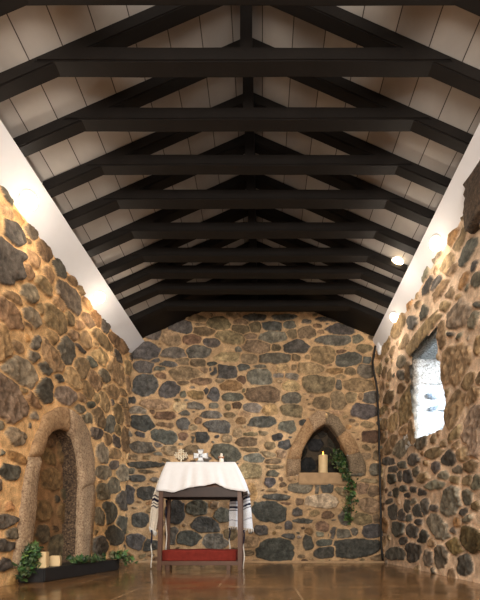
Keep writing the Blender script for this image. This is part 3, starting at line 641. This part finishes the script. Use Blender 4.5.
# cushion
bm = bmesh.new(); a, b = at(161.5, 560.8, dA), at(236, 550, dA)
box(bm, (a.x+.01, dA*D-.006, zs1+.001), (b.x-.002, dB*D-.02, b.z))
bmesh.ops.subdivide_edges(bm, edges=bm.edges[:], cuts=9, use_grid_fill=True)
cx_, cy_ = (a.x+b.x)/2, (dA+dB)/2*D
for v in bm.verts:
    k = (1-abs((v.co.x-cx_)/(b.x-a.x)*2)**6)*(1-abs((v.co.y-cy_)/((dB-dA)*D)*2)**4)
    if v.co.z > (a.z+b.z)/2: v.co.z += .012*max(k, 0)-.006+.003*math.sin(v.co.x*60)
tag(from_bm('cushion', bm, M['cushion'], None, True, ), 'long dark red velvet cushion on the low shelf of the altar', 'cushion')
# white cloth: hangs over the top, wavy hem
def hem_y(x):
    K = [(150,491),(156,490.5),(163,491),(173,492.5),(182,489.8),(191,487.2),(203,486),(210,484.6),(215,483.2),(221,486),(226,488.5),(232,490),(240,491),(250,493)]
    for (x0, y0), (x1, y1) in zip(K[:-1], K[1:]):
        if x0 <= x <= x1:
            t = (x-x0)/(x1-x0); t = t*t*(3-2*t); return y0+(y1-y0)*t
    return 490
bm = bmesh.new(); rr = random.Random(5)
top = [W(TX0-.4, dT0-.001, TH+.5), W(TX1+.4, dT0-.001, TH+.5), W(TX1+.4, dT1+.002, TH+.5), W(TX0-.4, dT1+.002, TH+.5)]
hemc = [at(155.8, 490, dA-.008), at(247, 492, dA-.008), W((247-CX)*(dA-.008)+1, dB+.01, (CY-492)*dA), W((155.8-CX)*(dA-.008)-1, dB+.01, (CY-490)*dA)]
cols_ = []; NS = (40, 14, 40, 14); NV = 12
for e in range(4):
    for k in range(NS[e]):
        t = k/NS[e]; a = top[e].lerp(top[(e+1)%4], t); h = hemc[e].lerp(hemc[(e+1)%4], t)
        if e == 0:
            x = 155.8+(247-155.8)*t; h = at(x, hem_y(x), dA-.008); h.y -= .010*math.sin(x*.55)*(.5+.5*math.sin(x*.17+1))
        else: h.z += .015*math.sin(t*9+e); 
        nrm = Vector((h.x-a.x, h.y-a.y, 0)).normalized() if e != 0 else Vector((0,-1,0))
        col = []
        for j in range(NV+1):
            s = j/NV; p = a.lerp(h, s)
            p += nrm*(.020*math.sin(s*math.pi)) * (1 if e in (1,3) else .4)
            p += nrm*(.004*math.sin(k*1.1+e)*s)
            col.append(bm.verts.new(p))
        cols_.append(col)
n = len(cols_)
for i in range(n):
    for j in range(NV): bm.faces.new((cols_[i][j], cols_[i][j+1], cols_[(i+1)%n][j+1], cols_[(i+1)%n][j]))
bm.faces.new([c[0] for c in cols_])
cl = from_bm('altar_cloth', bm, M['linen'], None, True)
tag(cl, 'plain white linen cloth with a wavy hem draped over the altar top', 'cloth')
md = cl.modifiers.new('thick', 'SOLIDIFY'); md.thickness = .004; md.offset = 1

# prayer shawl showing at both ends under the cloth
def colored(name, verts, faces, cols, mat, parent=None, smooth=True):
    me = mesh(name, verts, faces)
    a = me.attributes.new('Col', 'FLOAT_COLOR', 'POINT'); a.data.foreach_set('color', np.array(cols, np.float32).ravel())
    return link(name, me, mat, parent, smooth)
sh = thing('prayer_shawl', 'white woollen prayer shawl with navy stripes hanging at both ends of the altar', 'shawl', at(200, 487, .815))
CR, NV_, GY = srgb(232,226,216), srgb(34,36,56), srgb(150,152,165)
def sheet(l, r, stripes, d, amp, ph, tone):
    nr, nc = 90, 24; V = []; Fc = []; K = []
    for i in range(nr+1):
        t = i/nr
        for j in range(nc+1):
            u = j/nc
            def lerp(P):
                k = t*(len(P)-1); a = min(int(k), len(P)-2); f_ = k-a; return (P[a][0]+(P[a+1][0]-P[a][0])*f_, P[a][1]+(P[a+1][1]-P[a][1])*f_)
            a, b = lerp(l), lerp(r)
            p = at(a[0]+(b[0]-a[0])*u, a[1]+(b[1]-a[1])*u, d)
            p.y += amp*math.sin(u*11+ph+t*1.5)*(.3+.7*t); V.append(p)
            c = tone
            yy = t+.02*math.sin(u*7+ph)+.07*(u-.5)*ph
            for s0, s1, cc in stripes:
                if s0 < yy < s1: c = cc
            K.append(c)
    for i in range(nr):
        for j in range(nc):
            a = i*(nc+1)+j; Fc.append((a, a+1, a+nc+2, a+nc+1))
    o = colored('hanging_end', V, Fc, K, M['wool'], sh)
    # fringe strips along the lower hem
    bm = bmesh.new()
    for j in range(0, nc+1, 2):
        p = V[nr*(nc+1)+j]; ln = rr.uniform(.03, .06)
        tube(bm, [p+Vector((0,0,.004)), p+Vector((rr.uniform(-.004,.004),0,-ln*.5)), p+Vector((rr.uniform(-.008,.008),0,-ln))], [.007,.0065,.003], 6)
    from_bm('fringe', bm, plain('fringe_wool', srgb(226,222,216), .9, .1, 30, 0, 0), o, True)
    return o
ST = [(.40,.45,NV_),(.48,.50,NV_),(.53,.58,NV_),(.62,.64,GY)]
endL = sheet([(158,480),(152.5,497),(150.3,512),(149,527)], [(164,480),(161,497),(159,512),(156,532)], [(.30,.33,NV_),(.37,.43,NV_),(.47,.49,NV_),(.53,.56,NV_)], .805, .012, 0, srgb(226,216,200))
endR = sheet([(231,484),(230,497),(229,512),(229,526)], [(244.5,484),(250,497),(251.5,512),(253,529)], [(.30,.32,NV_),(.36,.41,NV_),(.45,.47,GY),(.52,.57,NV_),(.60,.62,NV_),(.83,.85,GY)], .842, .014, 1.2, srgb(222,224,230))
for (x, y0, y1, d) in ((151.5, 530, 568, .802), (166.3, 500, 552, .822), (229.6, 528, 557, .838), (243.8, 530, 569, .80)):
    bm = bmesh.new(); n_ = 9
    pts = [at(x+.5*math.sin(k*1.3), y0+(y1-y0)*k/n_, d) for k in range(n_+1)]
    tube(bm, pts, [.010 if k < 4 and k % 2 == 0 else .007 for k in range(n_+1)], 7)
    me = bpy.data.meshes.new('tassel'); bmesh.ops.recalc_face_normals(bm, faces=bm.faces); bm.to_mesh(me); bm.free()
    a = me.attributes.new('Col', 'FLOAT_COLOR', 'POINT'); zt = pts[0].z; zb = pts[-1].z; K = []
    for v in me.vertices:
        s = (zt-v.co.z)/(zt-zb); K.append(NV_ if s < .4 and int(s*20) % 2 == 0 else CR)
    a.data.foreach_set('color', np.array(K, np.float32).ravel()); link('tassel', me, M['wool'], endL if x < 200 else endR, True)

# ornaments on the altar
ZT = W(0, dT0, TH+.5).z+.004
def cross_arm(bm, p, dirs, ln, w0, w1, th):
    d = Vector(dirs); sd = Vector((d.z, 0, -d.x))
    a = [p+sd*w0/2, p-sd*w0/2, p+d*ln-sd*w1/2, p+d*ln+sd*w1/2]
    prism(bm, [v-Vector((0, th/2, 0)) for v in a], Vector((0, th, 0)))
def ball(bm, p, r):
    m_ = Matrix.Translation(p); bmesh.ops.create_icosphere(bm, subdivisions=2, radius=r, matrix=m_)
dO = .795
p = at(181, 455.2, dO); t = thing('filigree_cross', 'small pale filigree cross on the altar, left of the silver cross', 'cross', (p.x, p.y, ZT))
bm = bmesh.new()
u = dO*S
for dr, ln in (((1,0,0),5.6),((-1,0,0),5.6),((0,0,1),5.2),((0,0,-1),4)):
    dv = Vector(dr); sv = Vector((dv.z,0,-dv.x))
    tube(bm, [p, p+dv*ln*u*.5, p+dv*ln*u], .0075, 6)
    for k in (.55, .9):
        for sg in (-1, 1):
            tube(bm, [p+dv*ln*u*(k-.2), p+(dv*k*ln+sv*sg*2.0)*u], .005, 6); ball(bm, p+(dv*k*ln+sv*sg*2.1)*u, .010)
    ball(bm, p+dv*(ln+.3)*u, .012)
from_bm('openwork', bm, M['white_metal'], t, True)
bm = bmesh.new(); tube(bm, [(p.x,p.y,ZT),(p.x,p.y,p.z-3*u)], .009, 8); lathe(bm, [(.035,0),(.035,.006),(.012,.014),(.008,.02)], (p.x,p.y,ZT)); from_bm('stand', bm, M['white_metal'], t, True)
p = at(200.7, 455.8, dO); t = thing('silver_cross', 'grey silver cross with flared arms in the middle of the altar', 'cross', (p.x, p.y, ZT))
bm = bmesh.new()
for dr, ln in (((1,0,0),6.4),((-1,0,0),6.4),((0,0,1),5.6),((0,0,-1),5.2)):
    cross_arm(bm, p, dr, ln*u, 3.2*u, 5.2*u, .022)
    dv = Vector(dr); sv = Vector((dv.z,0,-dv.x))
    for sg in (-1, 0, 1): ball(bm, p+(dv*ln+sv*sg*1.9)*u, .013)
ball(bm, p+Vector((0,-.008,0)), .022)
from_bm('cross_body', bm, M['silver'], t)
bm = bmesh.new(); b0 = (p.x, p.y, ZT)
hexa(bm, [(p.x-.055,p.y-.03,ZT),(p.x+.055,p.y-.03,ZT),(p.x+.055,p.y+.03,ZT),(p.x-.055,p.y+.03,ZT)], [(p.x-.03,p.y-.018,ZT+.03),(p.x+.03,p.y-.018,ZT+.03),(p.x+.03,p.y+.018,ZT+.03),(p.x-.03,p.y+.018,ZT+.03)])
from_bm('stand', bm, M['silver'], t, bevel=.003)
p = at(221.4, 462, dO); t = thing('figurine', 'tiny white robed figurine on the right of the altar top', 'figurine', (p.x, p.y, ZT))
bm = bmesh.new(); lathe(bm, [(.030,0),(.031,.008),(.026,.014),(.027,.03),(.024,.055),(.026,.072),(.022,.083),(.009,.09)], (p.x,p.y,ZT)); from_bm('robe', bm, M['china'], t, True)
bm = bmesh.new(); bmesh.ops.create_uvsphere(bm, u_segments=14, v_segments=10, radius=.0155, matrix=Matrix.Translation((p.x,p.y,ZT+.101))); from_bm('head', bm, M['china'], t, True)
bm = bmesh.new()
for sg in (-1, 1): tube(bm, [(p.x+sg*.022,p.y-.005,ZT+.078),(p.x+sg*.026,p.y-.022,ZT+.058),(p.x+sg*.004,p.y-.034,ZT+.062)], [.009,.008,.006], 8)
from_bm('arms', bm, plain('brown_glaze', srgb(176,116,78), .4, .1, 20, 0, 0), t, True)

# ------------------------------------------------------------------ hearth slab, candles
top_h, bot = -18.6, -H0
bm = bmesh.new()
f_ = lambda H: [W(-139.5, .565, H), W(-124, .57, H), W(-112.5, .79, H), W(-139.5, .795, H)]
a, b = f_(bot), f_(top_h)
for v in a: v.z = 0
hexa(bm, a, b); plinth = from_bm('hearth_slab', bm, M['slate'], bevel=.008)
tag(plinth, 'low black slate hearth slab in front of the arched niche', 'slab')
ZP = W(0, .6, top_h).z
def candle(loc, r, h, label, square=True, lit=False, twist=.3, group=None):
    t = thing('candle', label, 'candle', loc, group)
    bm = bmesh.new()
    if square:
        box(bm, (-r,-r,0), (r,r,h)); bm.transform(Matrix.Rotation(twist, 4, 'Z'))
    else: lathe(bm, [(r*.96,0),(r,.006),(r,h-.006),(r*.93,h),(r*.6,h-.008)], n=28)
    bm.transform(Matrix.Translation(loc)); wx = from_bm('wax', bm, M['wax'], t, not square, bevel=.005 if square else 0)
    L = Vector(loc); bm = bmesh.new(); tube(bm, [L+Vector((0,0,h-.012)), L+Vector((.001,0,h+.008)), L+Vector((.003,0,h+.016))], .0022, 6); wk = from_bm('wick', bm, M['black'], t)
    if lit:
        bm = bmesh.new(); lathe(bm, [(.002,h+.008),(.009,h+.018),(.011,h+.028),(.006,h+.045),(.001,h+.06)], loc, 12); from_bm('flame', bm, M['flame'], t, True)
def on_slab(x, d): p_ = at(x, 560, d); return (p_.x, p_.y, ZP)
candle(on_slab(55.5, .622), .042, .092, 'square cream candle on the black slab, right of the ivy heap', twist=.35)
candle(on_slab(43, .588), .036, .135, 'square cream candle standing half inside the ivy heap', twist=.2)
p = at(323, 472.4, 1.012); candle((p.x, p.y, W(0,1,63.4).z), .068, .265, 'tall cream pillar candle in the pointed wall niche', False, True)

# ------------------------------------------------------------------ ivy
def ivy(name, label, paths, count, spread, size, seed, sag=0, zmin=None):
    q = random.Random(seed); V = []; Fc = []; K = []
    shape = [(0,0),(.32,-.12),(.52,.18),(.30,.34),(.40,.62),(.14,.62),(0,1.0),(-.14,.62),(-.40,.62),(-.30,.34),(-.52,.18),(-.32,-.12)]
    t = thing(name, label, 'ivy', paths[0][0])
    for path in paths:
        path = [Vector(p_) for p_ in path]
        bm = bmesh.new(); tube(bm, path, .004, 6); from_bm('stem', bm, plain('ivy_stem', srgb(74,60,38), .8, .2, 20, 0, 0), t, True)
        for _ in range(count):
            k = q.random()*(len(path)-1); i = int(k); c = path[i].lerp(path[i+1], k-i)
            c = c+Vector((q.gauss(0,spread[0]), q.gauss(0,spread[1]), q.gauss(0,spread[2])))
            if zmin is not None: c.z = max(c.z, zmin); c.x = max(c.x, -132.5*S)
            s = size*q.uniform(.6, 1.25)
            rot = Matrix.Rotation(q.uniform(0,6.28),3,'Z') @ Matrix.Rotation(q.uniform(.3,1.5),3,'X') @ Matrix.Rotation(q.uniform(-.6,.6),3,'Y')
            col = srgb(*[ch*q.uniform(.85,1.15) for ch in q.choice([(62,88,48),(78,104,60),(50,72,40),(96,118,72),(44,66,38),(110,128,84)])])
            base = len(V)
            V.append(c+rot@Vector((0,.35*s,.10*s))); K.append(col)
            for x_, y_ in shape:
                V.append(c+rot@Vector((x_*s, y_*s, -.10*s*abs(x_)*2-.08*s*y_))); K.append(col)
            for m_ in range(12): Fc.append((base, base+1+m_, base+1+(m_+1)%12))
    colored('leaves', V, Fc, K, M['leaf'], t, False)
def L(x, y, d): return at(x, y, d)
P_ = lambda X, d, H: W(X, d, H)
ivy('ivy_heap', 'heap of green ivy piled at the left end of the black slab', [[W(-130,.545,-23),W(-131,.555,-18),W(-133,.57,-13),W(-133,.585,-7)],[W(-132.5,.565,-12),W(-133,.58,-7.5),W(-133,.58,-14)],[W(-131,.55,-20),W(-131.5,.56,-16),W(-132,.575,-15.5)]], 80, (.028,.035,.026), .052, 1, zmin=.03)
ivy('ivy_garland', 'loose ivy garland trailing along the top of the black slab', [[W(-121,.655,-16.5),W(-122,.675,-17),W(-120,.70,-16),W(-118,.745,-17)]], 130, (.05,.05,.014), .05, 2, zmin=ZP+.012)
ivy('ivy_sprig', 'leafy ivy sprig drooping over the right end of the black slab', [[W(-114,.787,-16),W(-112,.795,-15),W(-109.5,.80,-19),W(-106,.81,-23)]], 70, (.035,.03,.025), .055, 3, zmin=.02)
ivy('ivy_trail', 'green ivy trailing out of the pointed niche and down the wall', [[L(336,455,1.03),L(338,462,1.02),L(341,470,1.0),L(347,474,.975),L(351,484,.978),L(352,496,.978),L(351,507,.978),L(347,520,.98)],[L(336,460,1.03),L(340,455,1.03),L(342,468,1.0)]], 210, (.04,.016,.04), .058, 4)

# ------------------------------------------------------------------ cable in the right corner
bm = bmesh.new(); q = random.Random(9)
K = [(376.5,346),(375.2,354),(373.8,362),(375,372),(377.2,382),(378.8,392),(378.8,404),(379.6,416),(380.4,430),(380.2,446),(381,462),(381,478),(381.6,494),(382,510),(382,526),(382.2,542),(383.6,557),(384,560.5)]
tube(bm, [at(x-1.2, y, .972) for x, y in K], .016, 8)
cb = from_bm('cable', bm, M['black'], None, True); tag(cb, 'thick black cable running down the right corner beside the altar wall', 'cable')
# rough plaster lump under the right band and the big dark stone beside it
def lump(name, c, r, mat, parent, seed):
    bm = bmesh.new(); bmesh.ops.create_icosphere(bm, subdivisions=4, radius=1); q = random.Random(seed)
    ax = [(Vector((q.gauss(0,1),q.gauss(0,1),q.gauss(0,1))).normalized(), q.uniform(3,7), q.uniform(0,6)) for _ in range(8)]
    for v in bm.verts:
        k = 1+sum(.035*math.sin(v.co.dot(a)*f2+ph) for a, f2, ph in ax)
        e = [math.copysign(abs(x)**.7, x) for x in v.co]
        v.co = Vector((e[0]*r[0], e[1]*r[1], e[2]*r[2]))*k+Vector(c)
    return from_bm(name, bm, mat, parent, True)
lump('plaster_lump', at(381, 347, .985), (.06, .05, .11), M['plaster'], wr, 2)
rough_box('corbel_stone', (109*S, .36*D, hz(164)), (128*S, .54*D, hz(190)), granite('dark_stone', srgb(44,35,28), srgb(82,66,52), srgb(106,88,70), 40), wr, 3, .009, 9)

# ------------------------------------------------------------------ daylight outside the window, added fill behind the camera, dim ambient
def area(loc, target, sx, sy, power, col):
    L_ = bpy.data.lights.new('daylight_and_fill', 'AREA'); L_.shape = 'RECTANGLE'; L_.size = sx; L_.size_y = sy; L_.energy = power; L_.color = col
    o = bpy.data.objects.new('daylight_and_fill', L_); C.objects.link(o); o.location = loc
    o.rotation_euler = (Vector(target)-Vector(loc)).to_track_quat('-Z', 'Y').to_euler()
area((XO+.75, .60*D, hz(135)), (XW+.2, dF*D, hz(92)), 1.1, 1.0, 230, (.80, .90, 1.0))
area((.1, -.9, 1.9), (0, D*.75, 1.0), 2.6, 1.8, 95, (1, .93, .82))  # unseen warm fill added behind the camera to brighten the room
w = bpy.data.worlds.new('World'); bpy.context.scene.world = w; w.use_nodes = True
bg = w.node_tree.nodes['Background']; bg.inputs[0].default_value = (1, .95, .9, 1); bg.inputs[1].default_value = 1.0

# ------------------------------------------------------------------ camera
cam = bpy.data.cameras.new('camera'); co = bpy.data.objects.new('camera', cam); C.objects.link(co)
co.location = (0, 0, CAMZ); co.rotation_euler = (math.pi/2, 0, 0)
cam.sensor_fit = 'VERTICAL'; cam.sensor_height = 36; cam.lens = F/600*36
cam.shift_x = -(CX-240)/600; cam.shift_y = (CY-300)/600
cam.clip_start = .02
bpy.context.scene.camera = co
vs_ = bpy.context.scene.view_settings; vs_.view_transform = 'Standard'; vs_.look = 'None'; vs_.exposure = .62
